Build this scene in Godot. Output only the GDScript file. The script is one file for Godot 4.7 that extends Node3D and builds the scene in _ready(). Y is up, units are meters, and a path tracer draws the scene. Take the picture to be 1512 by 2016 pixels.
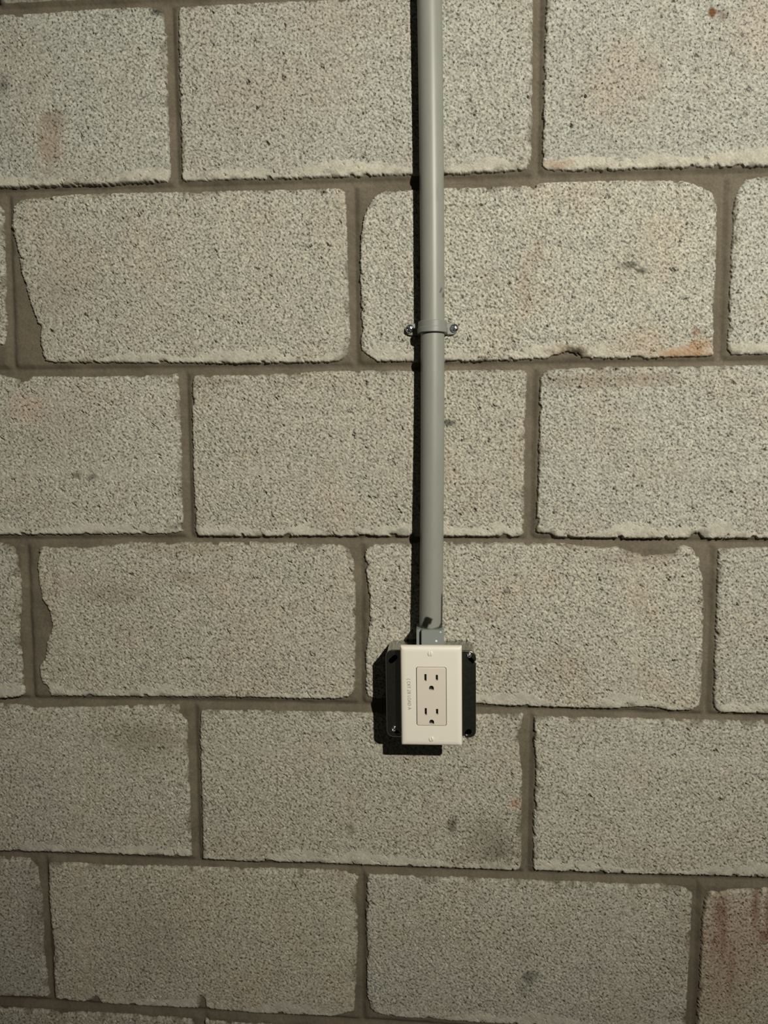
extends Node3D

var block_mat: StandardMaterial3D
var mortar_mat: StandardMaterial3D
var skim_mat: StandardMaterial3D
var rng := RandomNumberGenerator.new()


func _ready() -> void:
	# camera, background, lamp light, exposure
	var cam := Camera3D.new()
	cam.name = "camera"
	add_child(cam)
	cam.position = Vector3(0.2960148, -0.48887074, 0.85399188)
	cam.rotation = Vector3(-0.0999998, 0.07105844, -0.00532906)
	cam.fov = rad_to_deg(2.0 * atan(1008.0 / 1450.0))
	cam.near = 0.05
	cam.far = 50.0
	cam.current = true
	var env := Environment.new()
	env.background_mode = Environment.BG_COLOR
	env.background_color = Color(0.022, 0.021, 0.017).linear_to_srgb()
	env.tonemap_mode = Environment.TONE_MAPPER_LINEAR
	env.tonemap_exposure = 1.0
	env.sdfgi_enabled = true
	env.ssao_enabled = true
	env.ssil_enabled = true
	var we := WorldEnvironment.new()
	we.name = "environment"
	we.environment = env
	add_child(we)
	var lamp := SpotLight3D.new()      # the one lamp of the room, high up to the right behind the camera
	lamp.name = "room_lamp_light"
	add_child(lamp)
	lamp.look_at_from_position(Vector3(1.12, 0.42, 1.9), Vector3(0.45, -0.27, 0.0))
	lamp.light_color = Color(1.0, 0.972, 0.91)
	lamp.light_energy = 6.7
	lamp.light_size = 0.02
	lamp.spot_angle = 30.0
	lamp.spot_angle_attenuation = 1.0
	lamp.spot_range = 12.0
	lamp.spot_attenuation = 2.0
	lamp.shadow_enabled = true

	rng.seed = 20
	build_wall()
	build_conduit()
	build_strap()
	build_outlet()


# ---------------------------------------------------------------- helpers
func named(called: String, label: String, category: String, at := Vector3.ZERO) -> Node3D:
	var o := Node3D.new()
	o.name = called
	add_child(o, true)
	o.position = at
	o.set_meta("label", label)
	o.set_meta("category", category)
	return o


func part(called: String, mesh: Mesh, mat: Material, parent: Node3D, at := Vector3.ZERO, label := "") -> MeshInstance3D:
	var m := MeshInstance3D.new()
	m.name = called
	m.mesh = mesh
	if mat:
		m.material_override = mat
	m.position = at
	parent.add_child(m, true)
	if label != "":
		m.set_meta("label", label)
	return m


func noise(seed_: int, wavelength_mm: float, octaves := 1) -> FastNoiseLite:
	var n := FastNoiseLite.new()
	n.seed = seed_
	n.noise_type = FastNoiseLite.TYPE_SIMPLEX_SMOOTH
	n.frequency = 1.0 / wavelength_mm
	n.fractal_type = FastNoiseLite.FRACTAL_FBM if octaves > 1 else FastNoiseLite.FRACTAL_NONE
	n.fractal_octaves = octaves
	return n


func noise_tex(seed_: int, freq: float, lo: float, hi: float, octaves := 3, cell := false, stops := [], side := 1024) -> NoiseTexture2D:
	var n := FastNoiseLite.new()
	n.seed = seed_
	n.noise_type = FastNoiseLite.TYPE_CELLULAR if cell else FastNoiseLite.TYPE_SIMPLEX_SMOOTH
	n.frequency = freq
	n.fractal_type = FastNoiseLite.FRACTAL_FBM
	n.fractal_octaves = octaves
	var g := Gradient.new()
	g.colors = PackedColorArray([Color(lo, lo, lo), Color(hi, hi, hi)])
	if stops.size():
		var where := PackedFloat32Array()
		var tones := PackedColorArray()
		for s in stops:
			where.append(s[0])
			tones.append(Color(s[1], s[1], s[1]))
		g.offsets = where
		g.colors = tones
	var t := NoiseTexture2D.new()
	t.width = side
	t.height = side
	t.seamless = true
	t.noise = n
	t.color_ramp = g
	return t


func mat(c: Color, rough: float, metal := 0.0) -> StandardMaterial3D:
	var m := StandardMaterial3D.new()
	m.albedo_color = c.linear_to_srgb()
	m.roughness = rough
	m.metallic = metal
	return m


func mesh_of(v: PackedVector3Array, n: PackedVector3Array, c: PackedColorArray, idx: PackedInt32Array) -> ArrayMesh:
	var a := []
	a.resize(Mesh.ARRAY_MAX)
	a[Mesh.ARRAY_VERTEX] = v
	a[Mesh.ARRAY_NORMAL] = n
	if c.size():
		a[Mesh.ARRAY_COLOR] = c
	a[Mesh.ARRAY_INDEX] = idx
	var m := ArrayMesh.new()
	m.add_surface_from_arrays(Mesh.PRIMITIVE_TRIANGLES, a)
	return m


# Rings of equally many points, joined one to the next; every band is smooth along its ring and has crisp edges to the next band.
func loft(rings: Array, cap_first := false, cap_last := true, crisp := true) -> ArrayMesh:
	var st := SurfaceTool.new()
	st.begin(Mesh.PRIMITIVE_TRIANGLES)
	var cnt: int = rings[0].size()
	var base := 0
	var band_n := []
	for b in rings.size() - 1:
		var p: PackedVector3Array = rings[b]
		var q: PackedVector3Array = rings[b + 1]
		var fn := PackedVector3Array()
		for i in cnt:
			var k := (i + 1) % cnt
			fn.append((q[k] - p[i]).cross(q[i] - p[k]))
		var vn := PackedVector3Array()
		for i in cnt:
			vn.append(fn[i] + fn[(i + cnt - 1) % cnt])
		band_n.append(vn)
	for b in rings.size() - 1:
		var p: PackedVector3Array = rings[b]
		var q: PackedVector3Array = rings[b + 1]
		for i in cnt:
			var n0: Vector3 = band_n[b][i].normalized()
			var n1 := n0
			if not crisp:
				if b > 0:
					n0 = (band_n[b][i].normalized() + band_n[b - 1][i].normalized()).normalized()
				if b < rings.size() - 2:
					n1 = (band_n[b][i].normalized() + band_n[b + 1][i].normalized()).normalized()
			st.set_normal(n0)
			st.add_vertex(p[i])
			st.set_normal(n1)
			st.add_vertex(q[i])
		for i in cnt:
			var k := (i + 1) % cnt
			var a0 := base + i * 2
			var a1 := base + k * 2
			for t in [a0, a0 + 1, a1, a1, a0 + 1, a1 + 1]:
				st.add_index(t)
		base += cnt * 2
	for side in [0, 1]:
		if (side == 0 and not cap_first) or (side == 1 and not cap_last):
			continue
		var r: PackedVector3Array = rings[0] if side == 0 else rings[rings.size() - 1]
		var mid := Vector3.ZERO
		for x in r:
			mid += x / cnt
		var nn := (r[1] - mid).cross(r[0] - mid)
		var total := Vector3.ZERO
		for i in cnt:
			total += (r[i] - mid).cross(r[(i + 1) % cnt] - mid)
		nn = total.normalized() * (1.0 if side == 1 else -1.0)
		st.set_normal(nn)
		st.add_vertex(mid)
		for x in r:
			st.set_normal(nn)
			st.add_vertex(x)
		for i in cnt:
			var k := (i + 1) % cnt
			for t in ([base, base + 1 + k, base + 1 + i] if side == 1 else [base, base + 1 + i, base + 1 + k]):
				st.add_index(t)
		base += cnt + 1
	return st.commit()


# counter-clockwise rounded rectangle in the xy plane
func rrect(w: float, h: float, r: float, z: float, cx := 0.0, cy := 0.0, seg := 6) -> PackedVector3Array:
	var out := PackedVector3Array()
	for c in 4:
		var sx: float = [1, -1, -1, 1][c]
		var sy: float = [1, 1, -1, -1][c]
		for k in seg + 1:
			var a := (c + float(k) / seg) * PI / 2.0
			out.append(Vector3(cx + sx * (w / 2 - r) + r * cos(a), cy + sy * (h / 2 - r) + r * sin(a), z))
	return out


func circle(r: float, z: float, cx := 0.0, cy := 0.0, seg := 40) -> PackedVector3Array:
	var out := PackedVector3Array()
	for k in seg:
		var a := TAU * k / seg
		out.append(Vector3(cx + r * cos(a), cy + r * sin(a), z))
	return out


# a domed screw head, its slot or cross cut into it; base at z = 0, facing +z
func screw_head(r: float, rim: float, dome: float, slot: float, cross_cut: bool, turn: float, deep: float) -> ArrayMesh:
	var rings := []
	var seg := 72
	rings.append(circle(r, -0.0008, 0, 0, seg))
	rings.append(circle(r, rim * 0.6, 0, 0, seg))
	var steps := 22
	for s in steps:
		var f := 1.0 - float(s) / steps
		var ring := PackedVector3Array()
		for k in seg:
			var a := TAU * k / seg
			var x := r * f * cos(a)
			var y := r * f * sin(a)
			var z := rim + dome * sqrt(maxf(0.0, 1.0 - f * f)) - (rim * 0.25 if s == 0 else 0.0)
			var u := x * cos(turn) + y * sin(turn)
			var w := -x * sin(turn) + y * cos(turn)
			var g := absf(u)
			if cross_cut:
				g = minf(absf(u) + maxf(0.0, absf(w) - r * 0.58) * 3.0, absf(w) + maxf(0.0, absf(u) - r * 0.58) * 3.0)
			z -= deep * (1.0 - smoothstep(slot * 0.5, slot * 0.5 + r * 0.07, g))
			ring.append(Vector3(x, y, z))
		rings.append(ring)
	return loft(rings, false, true, false)


# ---------------------------------------------------------------- the block wall
# Outlines of the block faces in millimetres on the wall (x right, y up, origin at one joint crossing), counter-clockwise or clockwise alike.
# The second entry is 1 for blocks in view, 0 for the plain ones that carry the wall on beyond them.
func block_outlines() -> Array:
	return [
		["A0", 1, [-401.6, -4.8, -197.9, -8.1, -162.2, -9.1, -108.7, -7.7, -50.0, -7.1, -20.9, -8.9, -9.5, -13.6, -7.3, -34.0, -7.9, -98.8, -8.4, -164.6, -8.1, -189.6, -11.3, -196.1, -87.8, -196.8, -148.2, -196.7, -209.2, -196.7, -401.6, -198.4]],
		["B0", 1, [9.2, -9.1, 65.6, -8.4, 150.9, -9.0, 262.6, -9.3, 398.8, -10.3, 399.2, -35.5, 399.9, -124.3, 399.6, -177.4, 398.1, -187.0, 393.2, -195.4, 318.6, -197.0, 262.2, -196.4, 147.8, -196.3, 60.6, -196.0, 6.4, -196.1, 6.3, -165.1, 6.9, -77.7, 7.7, -18.6]],
		["C0", 1, [413.9, -10.5, 532.8, -12.3, 808.0, -4.8, 808.0, -198.4, 645.6, -198.7, 538.6, -197.6, 457.1, -197.9, 418.6, -196.2, 411.9, -191.7, 412.4, -151.2, 412.7, -72.4]],
		["Z1", 1, [-604.8, -208.0, -228.6, -213.2, -214.0, -214.7, -208.9, -223.4, -209.6, -254.9, -211.5, -318.5, -212.0, -359.5, -216.1, -374.8, -232.9, -382.9, -259.0, -398.0, -604.8, -401.6]],
		["A1", 1, [-193.6, -213.0, -173.3, -210.2, -148.8, -208.6, -118.4, -206.6, -88.2, -206.6, 30.9, -207.9, 147.6, -209.0, 186.8, -209.0, 192.5, -213.0, 194.0, -239.5, 195.2, -284.0, 195.5, -313.7, 196.3, -351.0, 196.7, -373.8, 194.1, -392.1, 187.0, -398.9, 177.0, -401.1, 73.1, -401.5, 12.9, -400.2, -96.9, -398.8, -152.5, -397.5, -166.0, -395.6, -170.9, -381.4, -170.8, -356.7, -179.4, -333.1, -183.5, -317.9, -190.0, -289.9, -192.3, -265.6, -198.9, -241.4]],
		["B1", 1, [238.9, -213.2, 268.4, -212.9, 304.6, -212.3, 381.2, -212.3, 402.3, -212.9, 411.1, -209.4, 490.2, -209.3, 562.3, -211.4, 580.2, -216.9, 594.5, -224.7, 599.8, -237.7, 601.3, -262.8, 601.9, -307.0, 601.7, -343.5, 602.8, -399.7, 532.3, -401.6, 487.8, -401.0, 458.1, -400.1, 451.2, -394.9, 442.8, -392.6, 431.0, -397.5, 422.0, -400.2, 383.5, -401.4, 305.1, -402.7, 228.6, -401.1, 217.5, -394.1, 210.0, -387.7, 208.9, -374.0, 211.9, -364.9, 210.3, -351.3, 209.4, -314.0, 209.7, -281.5, 210.4, -263.7, 212.9, -244.9, 217.6, -231.8, 226.9, -217.8]],
		["C1", 1, [629.2, -213.0, 650.3, -209.4, 1011.2, -208.0, 1011.2, -401.6, 658.8, -398.8, 622.9, -398.9, 617.9, -395.5, 617.6, -361.9, 618.3, -325.3, 618.2, -282.6, 618.2, -241.9, 621.3, -226.0]],
		["A2", 1, [-401.6, -411.2, -247.3, -412.5, -222.1, -412.2, -201.6, -416.6, -191.7, -420.2, -182.6, -413.8, -98.8, -415.3, -48.4, -414.1, -5.7, -412.8, -5.6, -428.7, -5.1, -487.3, -5.6, -536.4, -6.4, -599.0, -23.9, -601.5, -107.3, -602.4, -233.5, -603.6, -401.6, -604.8]],
		["B2", 1, [14.3, -414.8, 72.7, -415.5, 173.9, -412.0, 268.7, -412.5, 348.3, -412.8, 393.9, -412.8, 397.9, -415.1, 397.4, -460.7, 396.8, -498.7, 397.3, -581.6, 397.6, -599.3, 393.5, -602.8, 349.8, -603.0, 267.8, -603.4, 171.5, -603.2, 77.9, -604.1, 12.6, -603.8, 9.7, -599.5, 8.6, -536.5, 9.3, -457.7, 11.0, -421.2]],
		["C2", 1, [420.0, -413.1, 476.8, -411.0, 545.4, -411.8, 659.4, -410.9, 808.0, -411.2, 808.0, -604.8, 668.1, -604.0, 599.4, -604.3, 594.1, -597.9, 587.9, -598.5, 584.2, -603.8, 538.4, -604.6, 435.9, -603.3, 425.4, -599.2, 412.1, -598.0, 411.8, -581.5, 412.6, -556.9, 413.4, -498.7, 413.1, -442.0, 413.9, -422.1]],
		["Z3", 1, [-604.8, -614.4, -260.0, -615.6, -234.2, -615.4, -217.7, -619.1, -214.6, -632.2, -212.2, -658.6, -212.6, -688.9, -217.6, -731.0, -215.6, -765.1, -214.6, -803.9, -225.9, -807.4, -245.7, -809.1, -604.8, -808.0]],
		["A3", 1, [-184.2, -617.7, -163.9, -620.1, -144.7, -618.1, -125.8, -619.9, -106.7, -616.7, -75.0, -614.0, 16.7, -613.0, 67.9, -612.7, 141.1, -613.6, 184.6, -614.6, 192.4, -618.8, 198.3, -632.7, 199.8, -667.9, 199.1, -733.2, 198.0, -789.4, 192.4, -798.3, 169.0, -802.0, 63.2, -801.6, -50.8, -803.2, -180.0, -805.2, -184.7, -795.5, -192.0, -785.3, -194.9, -767.3, -186.0, -759.4, -183.0, -738.9, -174.1, -717.0, -177.0, -698.0, -185.2, -683.6, -188.6, -663.4, -189.4, -630.2]],
		["B3", 1, [222.5, -613.8, 305.7, -611.6, 349.9, -611.9, 444.1, -612.7, 488.5, -616.6, 505.0, -614.7, 520.1, -621.7, 543.0, -625.1, 565.6, -622.6, 573.2, -614.4, 580.0, -613.7, 588.0, -616.6, 596.3, -628.3, 599.9, -648.8, 603.0, -687.8, 603.6, -735.0, 604.3, -783.4, 602.6, -800.4, 593.6, -806.7, 571.7, -807.2, 540.8, -803.0, 499.5, -806.9, 381.3, -805.7, 345.4, -804.0, 216.3, -799.7, 212.1, -791.0, 212.5, -741.1, 217.0, -708.2, 217.8, -684.3, 213.2, -643.5, 212.8, -620.5]],
		["C3", 1, [617.2, -616.5, 669.1, -615.0, 1011.2, -614.4, 1011.2, -808.0, 677.8, -808.6, 625.9, -808.5, 618.7, -800.7, 617.6, -758.9, 618.1, -711.5, 617.1, -656.3]],
		["A4", 1, [-401.6, -817.6, -246.3, -817.6, -213.4, -818.2, -203.1, -821.9, -181.5, -820.8, -117.0, -818.1, -19.4, -814.8, -16.6, -826.9, -9.1, -833.2, -9.4, -879.9, -8.9, -923.1, -9.1, -988.6, -9.1, -1009.3, -59.9, -1009.2, -169.3, -1009.1, -257.8, -1010.3, -401.6, -1011.2]],
		["B4", 1, [8.4, -820.0, 72.8, -818.6, 168.7, -818.4, 345.5, -818.3, 399.3, -817.1, 398.3, -828.4, 393.7, -839.7, 394.4, -850.4, 397.1, -871.7, 399.2, -898.2, 399.3, -949.2, 399.4, -1002.1, 397.1, -1011.3, 291.4, -1011.4, 134.6, -1011.3, 68.3, -1012.5, 5.8, -1011.5, 6.5, -945.0, 6.6, -858.0]],
		["C4", 1, [413.0, -818.7, 499.8, -819.2, 678.3, -820.1, 808.0, -817.6, 808.0, -1011.2, 670.0, -1009.1, 564.1, -1010.0, 532.6, -1010.6, 415.3, -1010.6, 413.9, -999.6, 413.7, -940.4, 415.0, -906.6, 415.8, -881.3, 412.9, -848.0]],
		["Z5", 1, [-604.8, -1020.8, -258.4, -1020.6, -220.7, -1021.2, -211.2, -1031.1, -207.2, -1069.3, -207.3, -1107.4, -208.8, -1136.7, -206.8, -1175.8, -205.8, -1207.6, -269.7, -1210.2, -604.8, -1214.4]],
		["A5", 1, [-195.5, -1024.4, -158.1, -1023.7, -105.2, -1025.7, -59.1, -1024.0, 38.4, -1023.6, 141.4, -1022.4, 193.9, -1023.0, 200.2, -1029.4, 196.7, -1058.1, 199.1, -1080.8, 198.7, -1117.8, 196.4, -1165.4, 194.1, -1206.7, 167.6, -1215.0, 66.1, -1215.7, 11.5, -1213.7, 4.3, -1212.0, 2.1, -1196.8, -1.9, -1198.4, -6.3, -1213.3, -81.0, -1213.7, -132.1, -1212.9, -139.1, -1204.8, -146.8, -1209.4, -157.7, -1212.1, -189.6, -1211.0, -195.6, -1207.7, -195.6, -1155.6, -192.8, -1141.5, -195.6, -1116.6, -196.5, -1068.9]],
		["B5", 1, [212.1, -1025.0, 291.4, -1025.2, 332.8, -1024.9, 439.8, -1025.2, 489.9, -1025.2, 540.2, -1025.1, 581.2, -1023.5, 593.2, -1027.5, 602.2, -1032.9, 602.4, -1071.7, 601.9, -1108.3, 601.1, -1153.7, 600.9, -1200.3, 601.4, -1214.3, 594.9, -1217.3, 448.1, -1214.7, 333.9, -1213.5, 280.9, -1212.3, 237.0, -1212.0, 215.3, -1205.6, 210.3, -1183.2, 210.8, -1117.2, 210.5, -1076.2]],
		["C5", 1, [622.2, -1030.2, 686.9, -1023.7, 1011.2, -1020.8, 1011.2, -1214.4, 690.9, -1218.6, 615.5, -1218.9, 614.7, -1197.5, 615.2, -1162.2, 615.6, -1107.6, 615.7, -1062.7, 618.3, -1037.4]],
		["D6", 1, [-401.6, -1224.0, -270.7, -1227.3, -204.1, -1227.4, -189.3, -1231.5, -168.0, -1228.3, -119.2, -1227.8, -66.8, -1228.5, -13.5, -1230.5, -4.8, -1417.6, -401.6, -1417.6]],
		["E6", 1, [1.1, -1231.1, 131.0, -1233.0, 323.3, -1229.9, 404.9, -1230.8, 401.6, -1417.6, 4.8, -1417.6]],
		["Ya", 0, [-604.8, 198.4, -208.0, 198.4, -208.0, 4.8, -604.8, 4.8]],
		["Yb", 0, [-198.4, 198.4, 198.4, 198.4, 198.4, 4.8, -198.4, 4.8]],
		["Yc", 0, [208.0, 198.4, 604.8, 198.4, 604.8, 4.8, 208.0, 4.8]],
		["Yd", 0, [614.4, 198.4, 1011.2, 198.4, 1011.2, 4.8, 614.4, 4.8]],
		["F6", 0, [411.2, -1224.0, 808.0, -1224.0, 808.0, -1417.6, 411.2, -1417.6]],
		["L0", 0, [-808.0, -4.8, -411.2, -4.8, -411.2, -198.4, -808.0, -198.4]],
		["R0", 0, [817.6, -4.8, 1214.4, -4.8, 1214.4, -198.4, 817.6, -198.4]],
		["L2", 0, [-808.0, -411.2, -411.2, -411.2, -411.2, -604.8, -808.0, -604.8]],
		["R2", 0, [817.6, -411.2, 1214.4, -411.2, 1214.4, -604.8, 817.6, -604.8]],
		["L4", 0, [-808.0, -817.6, -411.2, -817.6, -411.2, -1011.2, -808.0, -1011.2]],
		["R4", 0, [817.6, -817.6, 1214.4, -817.6, 1214.4, -1011.2, 817.6, -1011.2]],
		["L6", 0, [-808.0, -1224.0, -411.2, -1224.0, -411.2, -1417.6, -808.0, -1417.6]],
		["R6", 0, [817.6, -1224.0, 1214.4, -1224.0, 1214.4, -1417.6, 817.6, -1417.6]],
		["R1", 0, [1020.8, -208.0, 1214.4, -208.0, 1214.4, -401.6, 1020.8, -401.6]],
		["L1", 0, [-808.0, -208.0, -614.4, -208.0, -614.4, -401.6, -808.0, -401.6]],
		["R3", 0, [1020.8, -614.4, 1214.4, -614.4, 1214.4, -808.0, 1020.8, -808.0]],
		["L3", 0, [-808.0, -614.4, -614.4, -614.4, -614.4, -808.0, -808.0, -808.0]],
		["R5", 0, [1020.8, -1020.8, 1214.4, -1020.8, 1214.4, -1214.4, 1020.8, -1214.4]],
		["L5", 0, [-808.0, -1020.8, -614.4, -1020.8, -614.4, -1214.4, -808.0, -1214.4]],
	]


# Stains and knocks with a place of their own, and one block side's shading painted as colour: x, y, half width, half height (mm), linear colour, strength.
func stains_and_shade() -> Array:
	return [
		[-146, -150, 16, 30, Color(0.30, 0.22, 0.15), 0.55], [-140, -125, 12, 14, Color(0.24, 0.18, 0.13), 0.5],
		[-199, -85, 8, 9, Color(0.10, 0.11, 0.09), 0.6], [-14, -14, 9, 4, Color(0.04, 0.04, 0.03), 0.9],
		[100, -110, 70, 50, Color(0.36, 0.30, 0.24), 0.35], [180, -30, 60, 25, Color(0.38, 0.31, 0.25), 0.35],
		[588, -41, 4.6, 4.6, Color(0.13, 0.05, 0.015), 1.0], [599, -45, 6, 4, Color(0.10, 0.07, 0.05), 0.7],
		[500, -110, 40, 45, Color(0.40, 0.31, 0.25), 0.3], [640, -60, 40, 40, Color(0.42, 0.33, 0.27), 0.35], [428, -191, 16, 5, Color(0.36, 0.24, 0.155), 0.5],
		[-170, -330, 35, 30, Color(0.25, 0.22, 0.17), 0.3], [-130, -300, 40, 45, Color(0.33, 0.28, 0.22), 0.35],
		[394, -318, 8, 34, Color(0.33, 0.25, 0.19), 0.38], [408, -285, 10, 16, Color(0.32, 0.24, 0.18), 0.35],
		[572, -396, 34, 7, Color(0.37, 0.24, 0.145), 0.85], [588, -388, 14, 8, Color(0.37, 0.24, 0.145), 0.7], [584, -374, 6, 5, Color(0.22, 0.11, 0.05), 0.6], [520, -385, 40, 16, Color(0.42, 0.33, 0.25), 0.3],
		[444, -397, 24, 10, Color(0.18, 0.11, 0.06), 0.8], [451, -398, 14, 9, Color(0.045, 0.040, 0.030), 0.95],
		[240, -213, 12, 5, Color(0.16, 0.13, 0.09), 0.7], [470, -425, 60, 10, Color(0.26, 0.20, 0.15), 0.5], [540, -425, 30, 8, Color(0.25, 0.18, 0.13), 0.4],
		[40, -422, 30, 6, Color(0.2, 0.14, 0.1), 0.3], [-150, -470, 60, 40, Color(0.33, 0.28, 0.22), 0.3], [-190, -450, 25, 18, Color(0.45, 0.34, 0.26), 0.4],
		[-134, -531, 6, 4, Color(0.12, 0.12, 0.10), 0.8], [-115, -533, 6, 4, Color(0.12, 0.12, 0.10), 0.8], [-10, -592, 12, 4, Color(0.12, 0.12, 0.1), 0.6],
		[255, -599, 12, 5, Color(0.15, 0.16, 0.14), 0.6], [588, -600, 7, 6, Color(0.06, 0.065, 0.055), 0.85], [600, -600, 7, 5, Color(0.16, 0.16, 0.14), 0.6], [427, -600, 9, 4, Color(0.08, 0.08, 0.06), 0.7],
		[-90, -675, 40, 14, Color(0.22, 0.17, 0.12), 0.35], [-5, -655, 25, 8, Color(0.24, 0.18, 0.13), 0.4], [0, -620, 60, 7, Color(0.28, 0.24, 0.17), 0.5],
		[353, -697, 30, 6, Color(0.34, 0.28, 0.22), 0.4], [520, -628, 40, 9, Color(0.3, 0.24, 0.2), 0.45], [440, -760, 30, 25, Color(0.33, 0.26, 0.2), 0.35], [378, -667, 5, 4, Color(0.15, 0.15, 0.12), 0.7],
		[-68, -855, 60, 22, Color(0.16, 0.14, 0.10), 0.4], [-76, -1164, 2.5, 2.5, Color(0.05, 0.05, 0.04), 0.9], [311, -472, 7, 4, Color(0.05, 0.05, 0.04), 0.85], [397, -840, 6, 11, Color(0.07, 0.065, 0.035), 0.8], [510, -300, 11, 4, Color(0.06, 0.07, 0.055), 0.75], [521, -307, 6, 4, Color(0.05, 0.055, 0.045), 0.8], [-20, -915, 4, 3, Color(0.09, 0.08, 0.06), 0.8], [-60, -870, 40, 40, Color(0.28, 0.24, 0.18), 0.3],
		[316, -956, 6, 11, Color(0.09, 0.08, 0.06), 0.75], [192, -965, 6, 8, Color(0.15, 0.14, 0.11), 0.6], [392, -928, 8, 8, Color(0.32, 0.17, 0.10), 0.6], [362, -975, 36, 34, Color(0.15, 0.13, 0.10), 0.45], [376, -988, 16, 14, Color(0.11, 0.10, 0.08), 0.4],
		[412, -1150, 9, 9, Color(0.10, 0.095, 0.075), 0.7], [402, -1166, 6, 5, Color(0.15, 0.14, 0.11), 0.5], [405, -1120, 12, 14, Color(0.28, 0.25, 0.2), 0.4],
		[636, -1052, 9, 22, Color(0.12, 0.050, 0.030), 0.8], [640, -1088, 6, 36, Color(0.12, 0.052, 0.034), 0.8], [651, -1128, 5, 34, Color(0.13, 0.06, 0.04), 0.75], [630, -1100, 3.5, 26, Color(0.13, 0.06, 0.04), 0.6], [676, -1050, 6, 26, Color(0.13, 0.052, 0.032), 0.75], [688, -1082, 8, 10, Color(0.17, 0.045, 0.018), 0.85], [692, -1050, 6, 30, Color(0.14, 0.06, 0.04), 0.7],
		[650, -1090, 60, 60, Color(0.30, 0.215, 0.165), 0.6], [640, -1150, 40, 50, Color(0.32, 0.25, 0.195), 0.5],
		[-60, -1120, 40, 50, Color(0.24, 0.23, 0.18), 0.3], [-215, -1090, 14, 60, Color(0.2, 0.17, 0.13), 0.4],  # last entry: soft shading down a block's right side, painted in
	]


func edge_field(poly: PackedVector2Array, x0: float, y0: float, step: float, nx: int, ny: int) -> PackedFloat32Array:
	# signed distance to the outline (inside positive): worked out on a coarse grid, then enlarged
	var q := 3 if step < 3.0 else 1
	var cx := int(ceil(float(nx) / q))
	var cy := int(ceil(float(ny) / q))
	var raw := PackedFloat32Array()
	raw.resize(cx * cy)
	var m := poly.size()
	for j in cy:
		var y := y0 + ((j + 0.5) * ny / cy - 0.5) * step
		for i in cx:
			var p := Vector2(x0 + ((i + 0.5) * nx / cx - 0.5) * step, y)
			var best := 1e9
			var inside := false
			var a := poly[m - 1]
			for k in m:
				var b := poly[k]
				var ab := b - a
				var t := clampf((p - a).dot(ab) / ab.length_squared(), 0.0, 1.0)
				best = minf(best, (a + ab * t).distance_squared_to(p))
				if (a.y > y) != (b.y > y) and p.x < a.x + ab.x * (y - a.y) / ab.y:
					inside = not inside
				a = b
			raw[j * cx + i] = sqrt(best) if inside else -sqrt(best)
	if q == 1:
		return raw
	var im := Image.create_from_data(cx, cy, false, Image.FORMAT_RF, raw.to_byte_array())
	im.resize(nx, ny, Image.INTERPOLATE_BILINEAR)
	return im.get_data().to_float32_array()


var n_grain: FastNoiseLite
var n_fine: FastNoiseLite
var n_lump: FastNoiseLite
var n_pit: FastNoiseLite
var n_patch: FastNoiseLite
var n_patch2: FastNoiseLite
var n_hole: FastNoiseLite
var n_edge: FastNoiseLite
var n_edge2: FastNoiseLite
var n_tone: FastNoiseLite
var n_crack: FastNoiseLite
var n_pit2: FastNoiseLite


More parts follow.
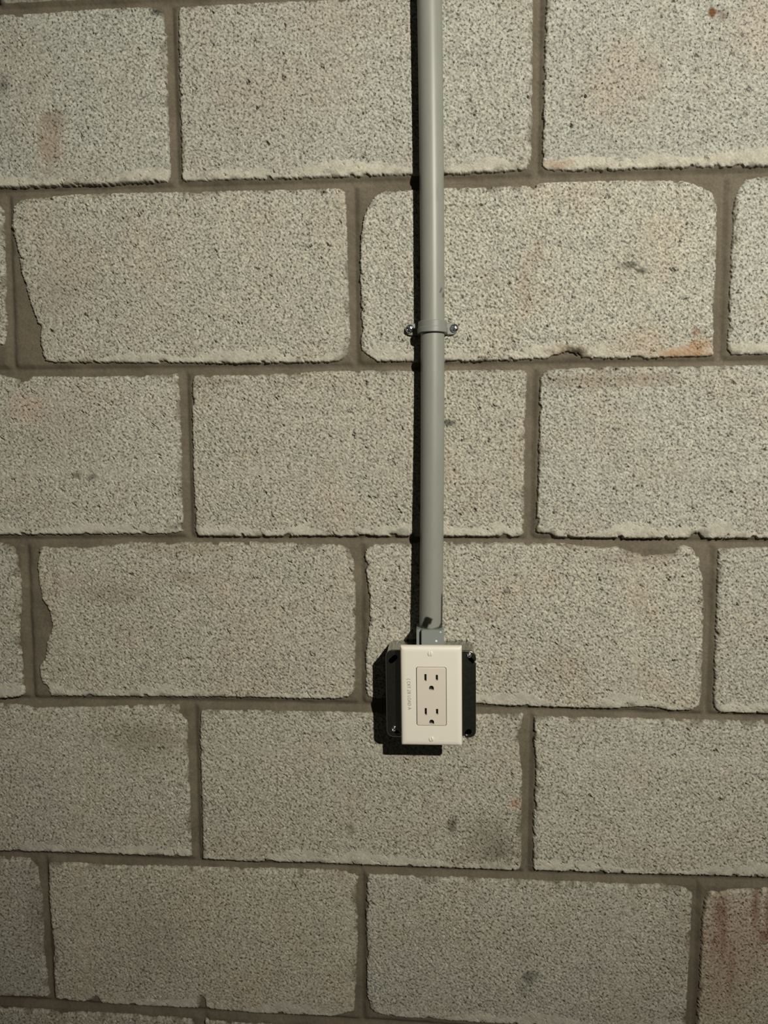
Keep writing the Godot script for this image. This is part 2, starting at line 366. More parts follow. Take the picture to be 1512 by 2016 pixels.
func block_mesh(poly: PackedVector2Array, fine: bool, tone: Color, rough: float, smear: float) -> ArrayMesh:
	var step := 1.22 if fine else 6.0
	var lo := poly[0]
	var hi := poly[0]
	for p in poly:
		lo = lo.min(p)
		hi = hi.max(p)
	lo -= Vector2(4.6, 4.6)
	hi += Vector2(4.6, 4.6)
	var nx := int((hi.x - lo.x) / step) + 2
	var ny := int((hi.y - lo.y) / step) + 2
	var sd := edge_field(poly, lo.x, lo.y, step, nx, ny)
	var mine := []
	for s in stains_and_shade():
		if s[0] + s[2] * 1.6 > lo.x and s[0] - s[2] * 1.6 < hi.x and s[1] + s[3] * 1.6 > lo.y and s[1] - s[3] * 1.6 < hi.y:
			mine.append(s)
	var tilt := Vector2(rng.randf_range(-1, 1), rng.randf_range(-1, 1)) * 0.004
	var mid := (lo + hi) * 0.5
	var h := PackedFloat32Array()
	h.resize(nx * ny)
	var col := PackedColorArray()
	col.resize(nx * ny)
	var skim := PackedFloat32Array()
	skim.resize(nx * ny)
	var pale := Color(0.455, 0.440, 0.372)
	var pink := Color(tone.r * 1.03, tone.g * 0.92, tone.b * 0.87)
	var cool := Color(tone.r * 0.96, tone.g * 1.0, tone.b * 1.0)
	for j in ny:
		var y := lo.y + j * step
		for i in nx:
			var x := lo.x + i * step
			var at := j * nx + i
			var d := sd[at]
			if d < 9.0 and fine:
				d += n_edge.get_noise_2d(x, y) * 0.85 + n_edge2.get_noise_2d(x, y) * 0.6 - 2.2 * smoothstep(0.45, 0.75, n_hole.get_noise_2d(x * 0.8 + 300.0, y * 0.8)) - 0.1
			if d < -3.2:
				h[at] = -13.0
				col[at] = tone
				continue
			var patch := n_patch.get_noise_2d(x, y)
			var patch2 := n_patch2.get_noise_2d(x, y)
			var wipe := smear * (1.0 - smoothstep(7.0, 11.0, y - lo.y - 7.3 + 16.0 * patch2 + 4.0 * n_lump.get_noise_2d(x + 50.0, y)))
			var open := clampf(rough + patch * 0.35, 0.15, 1.2) * (1.0 - 0.85 * wipe)
			var g := n_grain.get_noise_2d(x, y)
			var f := n_fine.get_noise_2d(x, y)
			# a flat face with broken crevices between the grains, pits, and a few larger holes
			var z := open * minf(0.04, g * 0.26 + f * 0.10 + 0.04) + n_lump.get_noise_2d(x, y) * 0.22
			var crack := absf(n_crack.get_noise_2d(x, y)) + 0.55 * maxf(0.0, 0.12 - n_pit.get_noise_2d(x, y))
			z -= 1.7 * clampf(open, 0.3, 1.0) * (1.0 - smoothstep(0.02, 0.12, crack))
			z -= 2.2 * smoothstep(0.92 - 0.30 * open, 1.10 - 0.30 * open, n_pit2.get_noise_2d(x, y) + 0.45 * f)
			z -= 3.5 * smoothstep(0.88, 0.96, n_hole.get_noise_2d(x, y) + 0.25 * f)
			if d < 4.0:
				z -= 1.0 * (1.0 - clampf(d / 3.0, 0.0, 1.0)) ** 2
				if d < 0.0:
					z += d * 4.2
			z += wipe * 0.2 + (x - mid.x) * tilt.x + (y - mid.y) * tilt.y
			h[at] = maxf(z, -13.0)
			var c := tone.lerp(pink, clampf(patch2 * 0.9, 0.0, 0.4)).lerp(cool, clampf(patch * 0.9, 0.0, 0.25))
			var speck := n_tone.get_noise_2d(x, y)
			c *= 0.97 + 0.16 * n_lump.get_noise_2d(x + 700.0, y + 90.0) + 0.26 * speck + 0.16 * n_grain.get_noise_2d(x + 400.0, y) + 0.07 * n_patch.get_noise_2d(x * 2.0 + 500.0, y * 2.0) - 0.30 * smoothstep(0.30, 0.7, -n_tone.get_noise_2d(x * 1.3 + 900.0, y * 1.3))
			if wipe > 0.4:
				skim[at] = 1.0
				c = pale * (0.98 + 0.12 * patch + 0.16 * n_lump.get_noise_2d(x, y) + 0.05 * f)
			if d < 8.0:   # mortar residue rubbed over the edges here and there
				var rub := smoothstep(0.02, 0.45, n_lump.get_noise_2d(x * 0.45 + 210.0, y * 0.45 - 90.0) + 0.25 * g) * (1.0 - smoothstep(0.5, 7.5, d + 2.0 * f))
				c = c.lerp(Color(0.150, 0.130, 0.095), 0.7 * rub)
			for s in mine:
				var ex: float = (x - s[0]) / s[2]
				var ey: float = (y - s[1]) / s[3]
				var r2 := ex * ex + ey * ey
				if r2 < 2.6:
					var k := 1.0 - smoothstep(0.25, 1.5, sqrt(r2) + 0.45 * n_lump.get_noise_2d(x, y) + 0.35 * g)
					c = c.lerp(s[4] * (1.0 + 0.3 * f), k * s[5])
			c.a = 1.0
			col[at] = c
	var v := PackedVector3Array()
	v.resize(nx * ny)
	var nn := PackedVector3Array()
	nn.resize(nx * ny)
	for j in ny:
		for i in nx:
			var at := j * nx + i
			v[at] = Vector3(lo.x + i * step, lo.y + j * step, h[at]) * 0.001
			var l := h[at - 1] if i > 0 else h[at]
			var r := h[at + 1] if i < nx - 1 else h[at]
			var dn := h[at - nx] if j > 0 else h[at]
			var up := h[at + nx] if j < ny - 1 else h[at]
			nn[at] = Vector3(l - r, dn - up, 2.0 * step).normalized()
	var idx := PackedInt32Array()
	idx.resize((nx - 1) * (ny - 1) * 6)
	var k := 0
	var v2 := PackedVector3Array()
	var nn2 := PackedVector3Array()
	var col2 := PackedColorArray()
	var idx2 := PackedInt32Array()
	for j in ny - 1:
		for i in nx - 1:
			var a := j * nx + i
			if h[a] <= -12.9 and h[a + 1] <= -12.9 and h[a + nx] <= -12.9 and h[a + nx + 1] <= -12.9:
				continue
			if skim[a] + skim[a + 1] + skim[a + nx] + skim[a + nx + 1] > 2.5:   # thin skin of cement wiped over the lower edge
				var b := v2.size()
				for q: int in [a, a + nx, a + 1, a + nx + 1]:
					v2.append(v[q])
					nn2.append(nn[q])
					col2.append(col[q])
				idx2.append_array(PackedInt32Array([b, b + 1, b + 2, b + 2, b + 1, b + 3]))
				continue
			idx[k] = a
			idx[k + 1] = a + nx
			idx[k + 2] = a + 1
			idx[k + 3] = a + 1
			idx[k + 4] = a + nx
			idx[k + 5] = a + nx + 1
			k += 6
	idx.resize(k)
	var made := mesh_of(v, nn, col, idx)
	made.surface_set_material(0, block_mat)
	if idx2.size():
		var arr := []
		arr.resize(Mesh.ARRAY_MAX)
		arr[Mesh.ARRAY_VERTEX] = v2
		arr[Mesh.ARRAY_NORMAL] = nn2
		arr[Mesh.ARRAY_COLOR] = col2
		arr[Mesh.ARRAY_INDEX] = idx2
		made.add_surface_from_arrays(Mesh.PRIMITIVE_TRIANGLES, arr)
		made.surface_set_material(1, skim_mat)
	return made


func bed_y(k: int, x: float) -> float:
	var b: Array = [[-2.62, -0.007032, 0.00000000], [-202.43, -0.002687, -0.00000150], [-407.16, -0.003343, 0.00000609], [-608.54, 0.005966, -0.00001091], [-810.26, 0.003375, -0.00001618], [-1017.14, -0.005245, 0.00000980], [-1220.39, -0.011976, 0.00000000], [-1422.40, 0.000000, 0.00000000]][clampi(k, 0, 7)]
	return b[0] + b[1] * x + b[2] * x * x


func mortar_mesh() -> ArrayMesh:
	var step := 3.0
	var x0 := -800.0
	var y0 := -1430.0
	var nx := 674
	var ny := 544
	var wob := noise(71, 26.0, 2)
	var sand := noise(72, 3.2, 2)
	var tone := noise(73, 60.0, 3)
	var heads := [[Vector2(-609.60, 0.00000), Vector2(-203.20, 0.00000), Vector2(203.20, 0.00000), Vector2(609.60, 0.00000), Vector2(1016.00, 0.00000)], [Vector2(-812.80, 0.00000), Vector2(-406.40, 0.00000), Vector2(-1.27, -0.00292), Vector2(406.23, 0.00016), Vector2(812.80, 0.00000), Vector2(1219.20, 0.00000)], [Vector2(-609.60, 0.00000), Vector2(-198.40, 0.02288), Vector2(202.48, -0.00187), Vector2(604.12, -0.01549), Vector2(1016.00, 0.00000)], [Vector2(-812.80, 0.00000), Vector2(-406.40, 0.00000), Vector2(4.08, 0.00483), Vector2(405.29, 0.00124), Vector2(812.80, 0.00000), Vector2(1219.20, 0.00000)], [Vector2(-609.60, 0.00000), Vector2(-195.08, 0.01380), Vector2(212.69, 0.00851), Vector2(600.99, -0.01253), Vector2(1016.00, 0.00000)], [Vector2(-812.80, 0.00000), Vector2(-406.40, 0.00000), Vector2(5.40, 0.00714), Vector2(414.49, 0.00791), Vector2(812.80, 0.00000), Vector2(1219.20, 0.00000)], [Vector2(-609.60, 0.00000), Vector2(-200.25, 0.00099), Vector2(213.81, 0.00837), Vector2(602.53, -0.00560), Vector2(1016.00, 0.00000)], [Vector2(-812.80, 0.00000), Vector2(-406.40, 0.00000), Vector2(0.00, 0.00000), Vector2(406.40, 0.00000), Vector2(812.80, 0.00000), Vector2(1219.20, 0.00000)], [Vector2(-609.60, 0.00000), Vector2(-203.20, 0.00000), Vector2(203.20, 0.00000), Vector2(609.60, 0.00000), Vector2(1016.00, 0.00000)]]
	var slot := PackedInt32Array()
	slot.resize(nx * ny)
	slot.fill(-1)
	var v := PackedVector3Array()
	var nn := PackedVector3Array()
	var col := PackedColorArray()
	var h := PackedFloat32Array()
	h.resize(nx * ny)
	h.fill(99.0)
	for j in ny:
		var y := y0 + j * step
		for i in nx:
			var x := x0 + i * step
			var near := 1e9
			var row := clampi(int(floor(-y / 203.2 + 0.5)), 0, 7)
			var by := bed_y(row, x)
			var db := absf(y - by)
			var course := row if y < by else row - 1
			var dh := 1e9
			for hd: Vector2 in heads[course + 1]:
				dh = minf(dh, absf(x - hd.x - hd.y * y))
			near = minf(db, dh)
			if near > (40.0 if x < -100.0 else 26.0):
				continue
			db += wob.get_noise_2d(x, y) * 1.2
			dh += wob.get_noise_2d(x + 300.0, y) * 1.0
			var z := -3.3 + wob.get_noise_2d(x * 0.6, y * 0.6 + 77.0) * 0.9
			z = minf(z, -7.8 + 4.4 * (db / 5.4) ** 2)
			z = minf(z, -7.6 + 4.2 * (dh / 5.2) ** 2)
			z -= 0.5 * smoothstep(9.0, 26.0, near)
			z += sand.get_noise_2d(x, y) * 0.28
			var at := j * nx + i
			h[at] = z
	for j in ny:
		for i in nx:
			var at := j * nx + i
			if h[at] > 50.0:
				continue
			slot[at] = v.size()
			var x := x0 + i * step
			var y := y0 + j * step
			var l := h[at - 1] if i > 0 and h[at - 1] < 50.0 else h[at]
			var r := h[at + 1] if i < nx - 1 and h[at + 1] < 50.0 else h[at]
			var dn := h[at - nx] if j > 0 and h[at - nx] < 50.0 else h[at]
			var up := h[at + nx] if j < ny - 1 and h[at + nx] < 50.0 else h[at]
			v.append(Vector3(x, y, h[at]) * 0.001)
			nn.append(Vector3(l - r, dn - up, 2.0 * step).normalized())
			var t := 1.0 + 0.22 * tone.get_noise_2d(x, y) + 0.16 * sand.get_noise_2d(x, y)
			col.append(Color(0.140 * t, 0.121 * t, 0.091 * t))
	var idx := PackedInt32Array()
	for j in ny - 1:
		for i in nx - 1:
			var a := slot[j * nx + i]
			var b := slot[j * nx + i + 1]
			var c := slot[j * nx + nx + i]
			var d := slot[j * nx + nx + i + 1]
			if a < 0 or b < 0 or c < 0 or d < 0:
				continue
			idx.append_array(PackedInt32Array([a, c, b, b, c, d]))
	return mesh_of(v, nn, col, idx)


func build_wall() -> void:
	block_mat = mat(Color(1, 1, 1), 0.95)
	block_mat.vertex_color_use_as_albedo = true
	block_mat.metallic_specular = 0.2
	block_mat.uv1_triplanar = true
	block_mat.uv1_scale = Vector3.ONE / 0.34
	block_mat.albedo_texture = noise_tex(5, 0.040, 0.0, 1.0, 3, false, [[0.0, 0.14], [0.17, 0.24], [0.25, 0.66], [0.355, 0.85], [0.54, 0.98], [1.0, 1.06]], 2048)  # dark tones fall on the heightmap pits: pit shade put into the colour
	block_mat.heightmap_enabled = true
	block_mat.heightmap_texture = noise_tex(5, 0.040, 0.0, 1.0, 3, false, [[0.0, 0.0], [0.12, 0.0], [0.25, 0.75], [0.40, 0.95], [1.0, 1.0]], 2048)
	block_mat.heightmap_scale = 0.02
	skim_mat = mat(Color(1, 1, 1), 0.9)
	skim_mat.vertex_color_use_as_albedo = true
	skim_mat.metallic_specular = 0.2
	mortar_mat = mat(Color(1, 1, 1), 0.95)
	mortar_mat.vertex_color_use_as_albedo = true
	mortar_mat.metallic_specular = 0.2
	mortar_mat.uv1_triplanar = true
	mortar_mat.uv1_scale = Vector3.ONE / 0.17
	mortar_mat.albedo_texture = noise_tex(8, 0.05, 0.85, 1.05, 3)
	skim_mat.uv1_triplanar = true
	skim_mat.uv1_scale = Vector3.ONE / 0.17
	skim_mat.albedo_texture = mortar_mat.albedo_texture
	n_grain = noise(1, 4.2, 2)
	n_fine = noise(2, 2.3, 1)
	n_lump = noise(3, 12.0, 2)
	n_pit = noise(4, 6.0, 2)
	n_patch = noise(5, 90.0, 3)
	n_patch2 = noise(6, 110.0, 3)
	n_hole = noise(7, 13.0, 1)
	n_edge = noise(8, 7.0, 2)
	n_edge2 = noise(9, 2.8, 1)
	n_tone = noise(10, 3.0, 1)
	n_crack = noise(11, 4.2, 2)
	n_pit2 = noise(12, 3.2, 1)
	var wall := named("wall_back", "bare grey concrete block wall with recessed brown mortar joints behind the conduit", "wall")
	wall.set_meta("kind", "structure")
	var core := BoxMesh.new()
	core.size = Vector3(2.02, 1.64, 0.18)
	part("wall_core", core, mortar_mat, wall, Vector3(0.2, -0.61, -0.104))
	part("mortar", mortar_mesh(), mortar_mat, wall)
	for b in block_outlines():
		var poly := PackedVector2Array()
		var flat: Array = b[2]
		for k in flat.size() / 2:
			poly.append(Vector2(flat[k * 2], flat[k * 2 + 1]))
		var look: Array = block_looks().get(b[0], [0.0, 0.0, 0.62, 0.6])
		var w: float = look[0]
		var l: float = 1.0 + look[1]
		var tone := Color(0.424 * (1.0 + w) * l, 0.416 * l, 0.356 * (1.0 - w) * l)
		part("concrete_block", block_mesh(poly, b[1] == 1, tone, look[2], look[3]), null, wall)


# warmth, lightness, roughness of the face, mortar wiped along the lower edge
func block_looks() -> Dictionary:
	return {
		"A0": [-0.03, 0.0, 0.50, 0.9], "B0": [-0.02, -0.03, 0.70, 0.8], "C0": [-0.03, -0.06, 0.60, 0.6],
		"Z1": [0.0, 0.0, 0.6, 0.5], "A1": [0.01, 0.0, 0.72, 0.7], "B1": [0.0, 0.05, 0.95, 0.6], "C1": [-0.02, 0.02, 0.7, 0.6],
		"A2": [0.005, 0.03, 0.58, 0.7], "B2": [0.02, -0.02, 0.80, 0.7], "C2": [-0.01, 0.0, 0.88, 0.9],
		"Z3": [0.0, 0.0, 0.5, 0.9], "A3": [0.028, -0.02, 0.66, 0.6], "B3": [0.020, 0.02, 0.84, 0.8], "C3": [0.0, -0.02, 0.72, 0.8],
		"A4": [0.012, 0.0, 0.50, 0.6], "B4": [0.022, -0.03, 0.66, 0.9], "C4": [0.008, 0.0, 0.62, 0.9],
		"Z5": [0.012, -0.08, 0.35, 0.4], "A5": [0.038, -0.02, 0.45, 0.6], "B5": [0.010, -0.03, 0.58, 0.7], "C5": [0.06, -0.05, 0.5, 0.3],
		"D6": [0.03, -0.05, 0.45, 0.5], "E6": [0.03, -0.05, 0.45, 0.5],
	}


# ---------------------------------------------------------------- conduit
var pipe_mat: StandardMaterial3D
const PIPE_R := 13.3
const MARKS := [   # on the pipe, seen from the front: x off the axis, y, half width, half height, turn (mm, radians), strength
	[9.4, -327.9, 1.1, 3.2, -0.35, 0.55], [12.0, -332.5, 1.3, 3.0, -0.2, 0.6], [5.5, -226.0, 2.2, 7.0, 0.1, 0.12],
	[-5.6, -698.0, 3.8, 6.6, -0.35, 1.0], [-2.8, -694.6, 4.2, 4.0, -0.35, 1.0], [12.1, -684.0, 1.0, 20.0, 0.0, 0.9], [11.6, -702.0, 2.2, 3.5, -0.5, 0.9],
]


func pipe_axis(y: float) -> Vector2:   # x and z of its centre, mm: it bows a little between box and strap
	var c := Curve.new()
	var t := clampf(-y / 720.0, -0.3, 1.0)
	var x := 287.5 + 13.9 * t - 11.4 * t * t if t > 0 else 287.5 + 13.9 * t
	var z := 15.0 + 7.4 * smoothstep(0.5, 1.0, t)
	return Vector2(x, z)


func build_conduit() -> void:
	pipe_mat = mat(Color(1, 1, 1), 0.42)
	pipe_mat.vertex_color_use_as_albedo = true
	pipe_mat.metallic_specular = 0.45
	var conduit := named("conduit", "grey plastic electrical conduit running straight down the block wall into the outlet box", "pipe", Vector3(0.290, -0.725, 0.022))
	var org := conduit.position
	var mott := noise(31, 22.0, 3)
	var grit := noise(32, 3.0, 2)
	var seg := 72
	var v := PackedVector3Array()
	var nn := PackedVector3Array()
	var col := PackedColorArray()
	var idx := PackedInt32Array()
	var y := -722.0
	var rows := 0
	while y < 150.0:
		var c := pipe_axis(y)
		for k in seg:
			var a := TAU * k / seg
			var n := Vector3(cos(a), 0, sin(a))
			v.append(Vector3(c.x + PIPE_R * n.x, y, c.y + PIPE_R * n.z) * 0.001 - org)
			nn.append(n)
			var base := Color(0.222, 0.232, 0.208) * (1.0 + 0.05 * mott.get_noise_2d(k * 1.2, y * 0.4) + 0.05 * grit.get_noise_2d(k * 1.2, y))
			if n.z > -0.2:
				for m in MARKS:
					var dx: float = PIPE_R * n.x - m[0]
					var dy: float = y - m[1]
					var u: float = absf(dx * cos(m[4]) + dy * sin(m[4])) / m[2]
					var w: float = absf(-dx * sin(m[4]) + dy * cos(m[4])) / m[3]
					var f := 1.0 - smoothstep(0.75, 1.1, maxf(u, w) + 0.05 * grit.get_noise_2d(dx * 2.0, dy * 2.0))
					base = base.lerp(Color(0.013, 0.012, 0.010), f * m[5])
				# glue squeezed out round the mouth of the connector
				var rimline := -703.6 + 3.0 * absf(n.x) - y
				base = base.lerp(Color(0.04, 0.04, 0.026), (1.0 - smoothstep(-1.6, 0.4, -rimline)) * 0.85)
			base.a = 1.0
			col.append(base)
		y += 1.0 if y < -640.0 or (y > -345.0 and y < -315.0) else 6.0
		rows += 1
	for j in rows - 1:
		for k in seg:
			var a := j * seg + k
			var b := j * seg + (k + 1) % seg
			idx.append_array(PackedInt32Array([a, b, a + seg, b, b + seg, a + seg]))
	part("pipe", mesh_of(v, nn, col, idx), pipe_mat, conduit)
	# connector glued on the end of the pipe, going into the box
	var dull := mat(Color(0.215, 0.235, 0.225), 0.40)
	var body := named_part("connector", conduit)
	var ax := pipe_axis(-712.0)
	var rings := []
	for e in [[-728.0, 15.2], [-706.2, 15.2], [-705.2, 14.6], [-704.9, 13.0]]:
		var ring := PackedVector3Array()
		for k in 60:
			var a := TAU * k / 60
			ring.append(Vector3(ax.x + e[1] * cos(a), e[0], ax.y - e[1] * sin(a)) * 0.001 - org)
		rings.append(ring)
	body.mesh = loft(rings, false, false)
	body.material_override = dull
	# flat pad on its front and the clip rib at its side
	var pad := []
	for e in [[25.6, 23.0, 0.0], [25.6, 23.0, 17.0], [24.0, 22.0, 18.0]]:
		pad.append(shift(rrect(e[0] * 0.001, e[1] * 0.001, 0.002, e[2] * 0.001), Vector3(ax.x + 2.0, -716.0, ax.y) * 0.001 - org))
	part("pad", loft(pad), dull, body)
	var rib := []
	for e in [[4.6, 22.0, -16.0], [4.6, 22.0, 10.0], [3.4, 20.5, 12.0]]:
		rib.append(shift(rrect(e[0] * 0.001, e[1] * 0.001, 0.001, e[2] * 0.001), Vector3(ax.x - 14.2, -716.5, ax.y) * 0.001 - org))
	part("rib", loft(rib), dull, body)
	var fleck := mat(Color(0.7, 0.7, 0.64), 0.5)
	for e in [[6.2, -717.0, 1.4], [11.0, -706.6, 0.9]]:
		var s := SphereMesh.new()
		s.radius = e[2] * 0.001
		s.height = e[2] * 0.001
		s.radial_segments = 16
		s.rings = 8
		var o := part("paint_fleck", s, fleck, body, Vector3(ax.x + e[0], e[1], ax.y + 18.0) * 0.001 - org, "white fleck of paint")
		o.rotation = Vector3(PI / 2, 0, 0)


func named_part(called: String, parent: Node3D) -> MeshInstance3D:
	var m := MeshInstance3D.new()
	m.name = called
	parent.add_child(m, true)
	return m


func shift(r: PackedVector3Array, by: Vector3) -> PackedVector3Array:
	var out := PackedVector3Array()
	for p in r:
		out.append(p + by)
	return out


# ---------------------------------------------------------------- strap
func build_strap() -> void:
	var strap := named("pipe_strap", "grey two-hole strap fixing the conduit to the wall, shiny cross-head screw either side", "strap", Vector3(0.2908, -0.3665, 0.0))
	var m := mat(Color(0.190, 0.200, 0.186), 0.45)
	var ax := pipe_axis(-366.0)
	var cx := ax.x - 290.8
	# cross-section in xz: foot, arch over the pipe, foot; swept along y with softened edges
	var band := strap_band(cx, ax.y, PIPE_R + 0.15, PIPE_R + 2.7, 6.3)
	part("band", band, m, strap)
	var rib := strap_band(cx, ax.y, PIPE_R + 2.3, PIPE_R + 3.5, 3.1)
	part("rib", rib, m, strap, Vector3(0, -0.0034, 0))
	var chrome := mat(Color(0.62, 0.63, 0.66), 0.13, 1.0)
	for s in [-1.0, 1.0]:
		var ear := []
		var ex := 0.0225 if s > 0 else 0.0235
		for e in [[0.0, 0.0], [0.0, 0.0024], [0.0008, 0.0032]]:
			var ring := PackedVector3Array()
			var r: float = 0.0066 - e[0]
			for k in 25:
				var a := -PI / 2 + PI * k / 24.0
				ring.append(Vector3(s * (ex + r * cos(a)), r * sin(a) * s, e[1]))
			ring.append(Vector3(s * 0.012, r * s, e[1]))
			ring.append(Vector3(s * 0.012, -r * s, e[1]))
			ear.append(ring)
		part("ear", loft(ear), m, strap)
		part("screw", screw_head(0.0049, 0.0010, 0.0032, 0.0012, true, 0.5 if s < 0 else 0.15, 0.0016), chrome, strap, Vector3(-0.0250 if s < 0 else 0.0254, 0.0006, 0.0030), "shiny cross-head screw")


func strap_band(cx: float, cz: float, r_in: float, r_out: float, half: float) -> ArrayMesh:
	# closed section through the arch, lofted along the arch from foot to foot
	var rings := []
	var path := []
	path.append([cx - r_out, 0.0, Vector2(-1, 0)])
	for k in 41:
		var a := PI - PI * k / 40.0
		path.append([cx, cz, Vector2(cos(a), sin(a))])
	path.append([cx + r_out, 0.0, Vector2(1, 0)])
	for k in path.size():
		var e: Array = path[k]
		var foot := k == 0 or k == path.size() - 1
		var ring := PackedVector3Array()
		for q in [[r_in, half], [r_out - 0.6, half], [r_out, half - 0.6], [r_out, -half + 0.6], [r_out - 0.6, -half], [r_in, -half]]:
			var o: float = q[0] - (r_out if foot else 0.0)
			ring.append(Vector3(e[0] + e[2].x * (o if foot else q[0]), q[1], e[1] + e[2].y * (0.0 if foot else q[0])) * 0.001)
		rings.append(ring)
	return flat_loft(rings)


func flat_loft(rings: Array) -> ArrayMesh:
	var st := SurfaceTool.new()
	st.begin(Mesh.PRIMITIVE_TRIANGLES)
	var cnt: int = rings[0].size()
	for b in rings.size() - 1:
		for i in cnt:
			var k := (i + 1) % cnt
			var p: Vector3 = rings[b][i]
			var q: Vector3 = rings[b][k]
			var r: Vector3 = rings[b + 1][i]
			var s: Vector3 = rings[b + 1][k]
			st.set_smooth_group(i + 1)
			for t in [p, r, q, q, r, s]:
				st.add_vertex(t)
	st.generate_normals()
	return st.commit()


# ---------------------------------------------------------------- outlet
func build_outlet() -> void:
	var out := named("electrical_outlet", "ivory duplex wall outlet on a square steel box at the foot of the conduit", "outlet", Vector3(0.2904, -0.7777, 0.0))
	out.rotation.z = 0.009
	var steel := mat(Color(0.36, 0.37, 0.31), 0.26, 1.0)
	var steel2 := mat(Color(0.40, 0.41, 0.39), 0.20, 1.0)
	var wear := noise_tex(41, 0.02, 0.75, 1.0, 4)
	steel.roughness_texture = wear
	steel.uv1_triplanar = true
	steel.uv1_scale = Vector3.ONE / 0.1
	var dark := mat(Color(0.012, 0.012, 0.011), 0.7)
	# open-fronted pressed steel box
	var s := 0.1000
	part("outlet_box", loft([rrect(s, s, 0.007, 0.0), rrect(s, s, 0.007, 0.0378), rrect(s - 0.003, s - 0.003, 0.0055, 0.0378), rrect(s - 0.003, s - 0.003, 0.0055, 0.004)]), steel2, out)
	# cover: bevelled plate with two holes and two open notches at its corners
	var cover := CSGMesh3D.new()
	cover.name = "box_cover"
	var w := 0.1020
	var hh := 0.1020
	cover.mesh = loft([rrect(w, hh, 0.0078, 0.0), rrect(w, hh, 0.0078, 0.0010), rrect(w - 0.0020, hh - 0.0020, 0.0068, 0.0015)], true, true)
	cover.material_override = steel
	cover.position = Vector3(0, -0.0012, 0.0379)
	out.add_child(cover)
	cut_slot(cover, Vector2(-0.0425, 0.0405), 0.0030, 0.0060, deg_to_rad(42))
	cut_slot(cover, Vector2(0.0420, -0.0445), 0.0032, 0.0020, deg_to_rad(45))
	cut_slot(cover, Vector2(0.0465, 0.0395), 0.0022, 0.0060, deg_to_rad(-45))
	cut_slot(cover, Vector2(-0.0395, -0.0455), 0.0022, 0.0060, deg_to_rad(-45))
	var bite := CSGBox3D.new()
	bite.operation = CSGShape3D.OPERATION_SUBTRACTION
	bite.size = Vector3(0.010, 0.0052, 0.01)
	bite.position = Vector3(0.0335, -0.0513, 0.001)
	cover.add_child(bite)
	var chrome := mat(Color(0.60, 0.62, 0.64), 0.14, 1.0)
	part("cover_screw", screw_head(0.0030, 0.0008, 0.0022, 0.0009, true, 0.3, 0.0012), chrome, out, Vector3(0.0432, 0.0444, 0.0394), "small shiny screw in the upper right corner")
	part("cover_screw", screw_head(0.0030, 0.0008, 0.0022, 0.0009, true, 0.7, 0.0012), chrome, out, Vector3(-0.0427, -0.0426, 0.0394), "small shiny screw in the lower left corner")
	# raised ring between cover and wall plate
	part("raised_ring", loft([rrect(0.0600, 0.1000, 0.006, 0.0395), rrect(0.0560, 0.0960, 0.006, 0.0512)], false, true), steel2, out)
	# wall plate
	var ivory := mat(Color(0.715, 0.688, 0.612), 0.38)
	var ivory2 := mat(Color(0.63, 0.578, 0.505), 0.36)
	var pc := Vector3(0.0006, 0.0022, 0.0)
	var pw := 0.0683
	var ph := 0.1142
	var ow := 0.0336
	var oh := 0.0674
	var plate_rings := [
		rrect(pw, ph, 0.0012, 0.0504), rrect(pw, ph, 0.0012, 0.0530), rrect(pw - 0.0003, ph - 0.0003, 0.0012, 0.0541), rrect(pw - 0.0010, ph - 0.0010, 0.0013, 0.0550), rrect(pw - 0.0020, ph - 0.0020, 0.0014, 0.0558),
		rrect(pw - 0.0034, ph - 0.0034, 0.0015, 0.0564), rrect(pw - 0.0052, ph - 0.0052, 0.0016, 0.0568), rrect(pw - 0.0076, ph - 0.0076, 0.0018, 0.0571), rrect(pw - 0.0110, ph - 0.0110, 0.0018, 0.0573), rrect(ow + 0.0008, oh + 0.0008, 0.0026, 0.0573), rrect(ow, oh, 0.0023, 0.0569), rrect(ow, oh, 0.0023, 0.0504)]
	var plate := part("wall_plate", loft(plate_rings, false, false), ivory, out, pc, "ivory rectangular wall plate")
	for e in [[0.0491, -0.06], [-0.0490, 0.22]]:
		part("plate_screw", screw_head(0.0031, 0.0002, 0.0010, 0.0008, false, e[1], 0.0010), ivory, plate, Vector3(-0.0008 if e[0] > 0 else -0.0002, e[0], 0.0572), "ivory slotted screw")
	# receptacle with real slots in its face; the black block behind paints the shade inside them
	var face := CSGMesh3D.new()
	face.name = "receptacle"
	var fw := 0.0326
	var fh := 0.0664
	face.mesh = loft([rrect(fw, fh, 0.0022, -0.0040), rrect(fw, fh, 0.0022, -0.0006), rrect(fw - 0.0012, fh - 0.0012, 0.0018, 0.0)], true, true)
	face.material_override = ivory2
	face.position = pc + Vector3(0.0, 0.0, 0.0578)
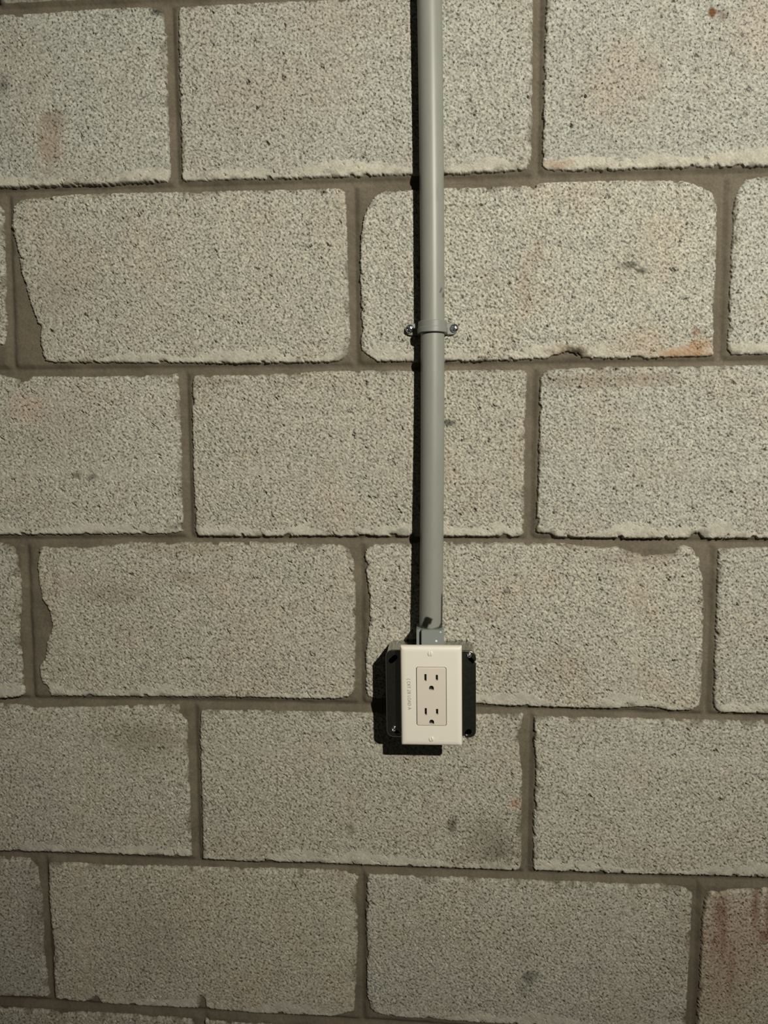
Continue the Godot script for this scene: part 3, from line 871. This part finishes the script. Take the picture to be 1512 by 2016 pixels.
	out.add_child(face)
	face.set_meta("label", "double socket face")
	for half in [0.0197, -0.0193]:
		punch_box(face, Vector3(-0.0063, half + 0.0022, 0), Vector3(0.0024, 0.0082, 0.014))
		punch_box(face, Vector3(0.0063, half + 0.0022, 0), Vector3(0.0024, 0.0066, 0.014))
		var cyl := CSGCylinder3D.new()
		cyl.operation = CSGShape3D.OPERATION_SUBTRACTION
		cyl.radius = 0.0027
		cyl.height = 0.014
		cyl.sides = 28
		cyl.rotation.x = PI / 2
		cyl.position = Vector3(0.0002, half - 0.0096, 0)
		face.add_child(cyl)
		punch_box(face, Vector3(0.0002, half - 0.0096 - 0.0013, 0), Vector3(0.0054, 0.0026, 0.014))
	var back := BoxMesh.new()
	back.size = Vector3(0.0355, 0.070, 0.003)
	part("slot_shade_block", back, dark, out, pc + Vector3(0, 0, 0.0516), "black block painting the shade inside the socket")
	# lettering printed down the plate
	var font := SystemFont.new()
	font.font_names = PackedStringArray(["Droid Sans"])
	var tm := TextMesh.new()
	tm.font = font
	tm.text = "( CKT 28 LOAD A"
	tm.font_size = 49
	tm.pixel_size = 0.0001
	tm.depth = 0.00012
	var ink := mat(Color(0.11, 0.098, 0.075), 0.7)
	var t := part("lettering", tm, ink, plate, Vector3(-0.0248, 0.0025, 0.05727))
	t.rotation.z = -PI / 2 + 0.022


func punch_box(into: CSGShape3D, at: Vector3, size: Vector3) -> void:
	var b := CSGBox3D.new()
	b.operation = CSGShape3D.OPERATION_SUBTRACTION
	b.size = size
	b.position = at
	into.add_child(b)


func cut_slot(into: CSGShape3D, at: Vector2, r: float, long: float, turn: float) -> void:
	var pts := PackedVector2Array()
	for k in 24:
		var a := TAU * k / 24.0
		pts.append(Vector2(r * cos(a) + (long / 2 if cos(a) > 0 else -long / 2), r * sin(a)).rotated(turn) + at)
	var p := CSGPolygon3D.new()
	p.operation = CSGShape3D.OPERATION_SUBTRACTION
	p.polygon = pts
	p.depth = 0.01
	p.position.z = 0.006
	into.add_child(p)
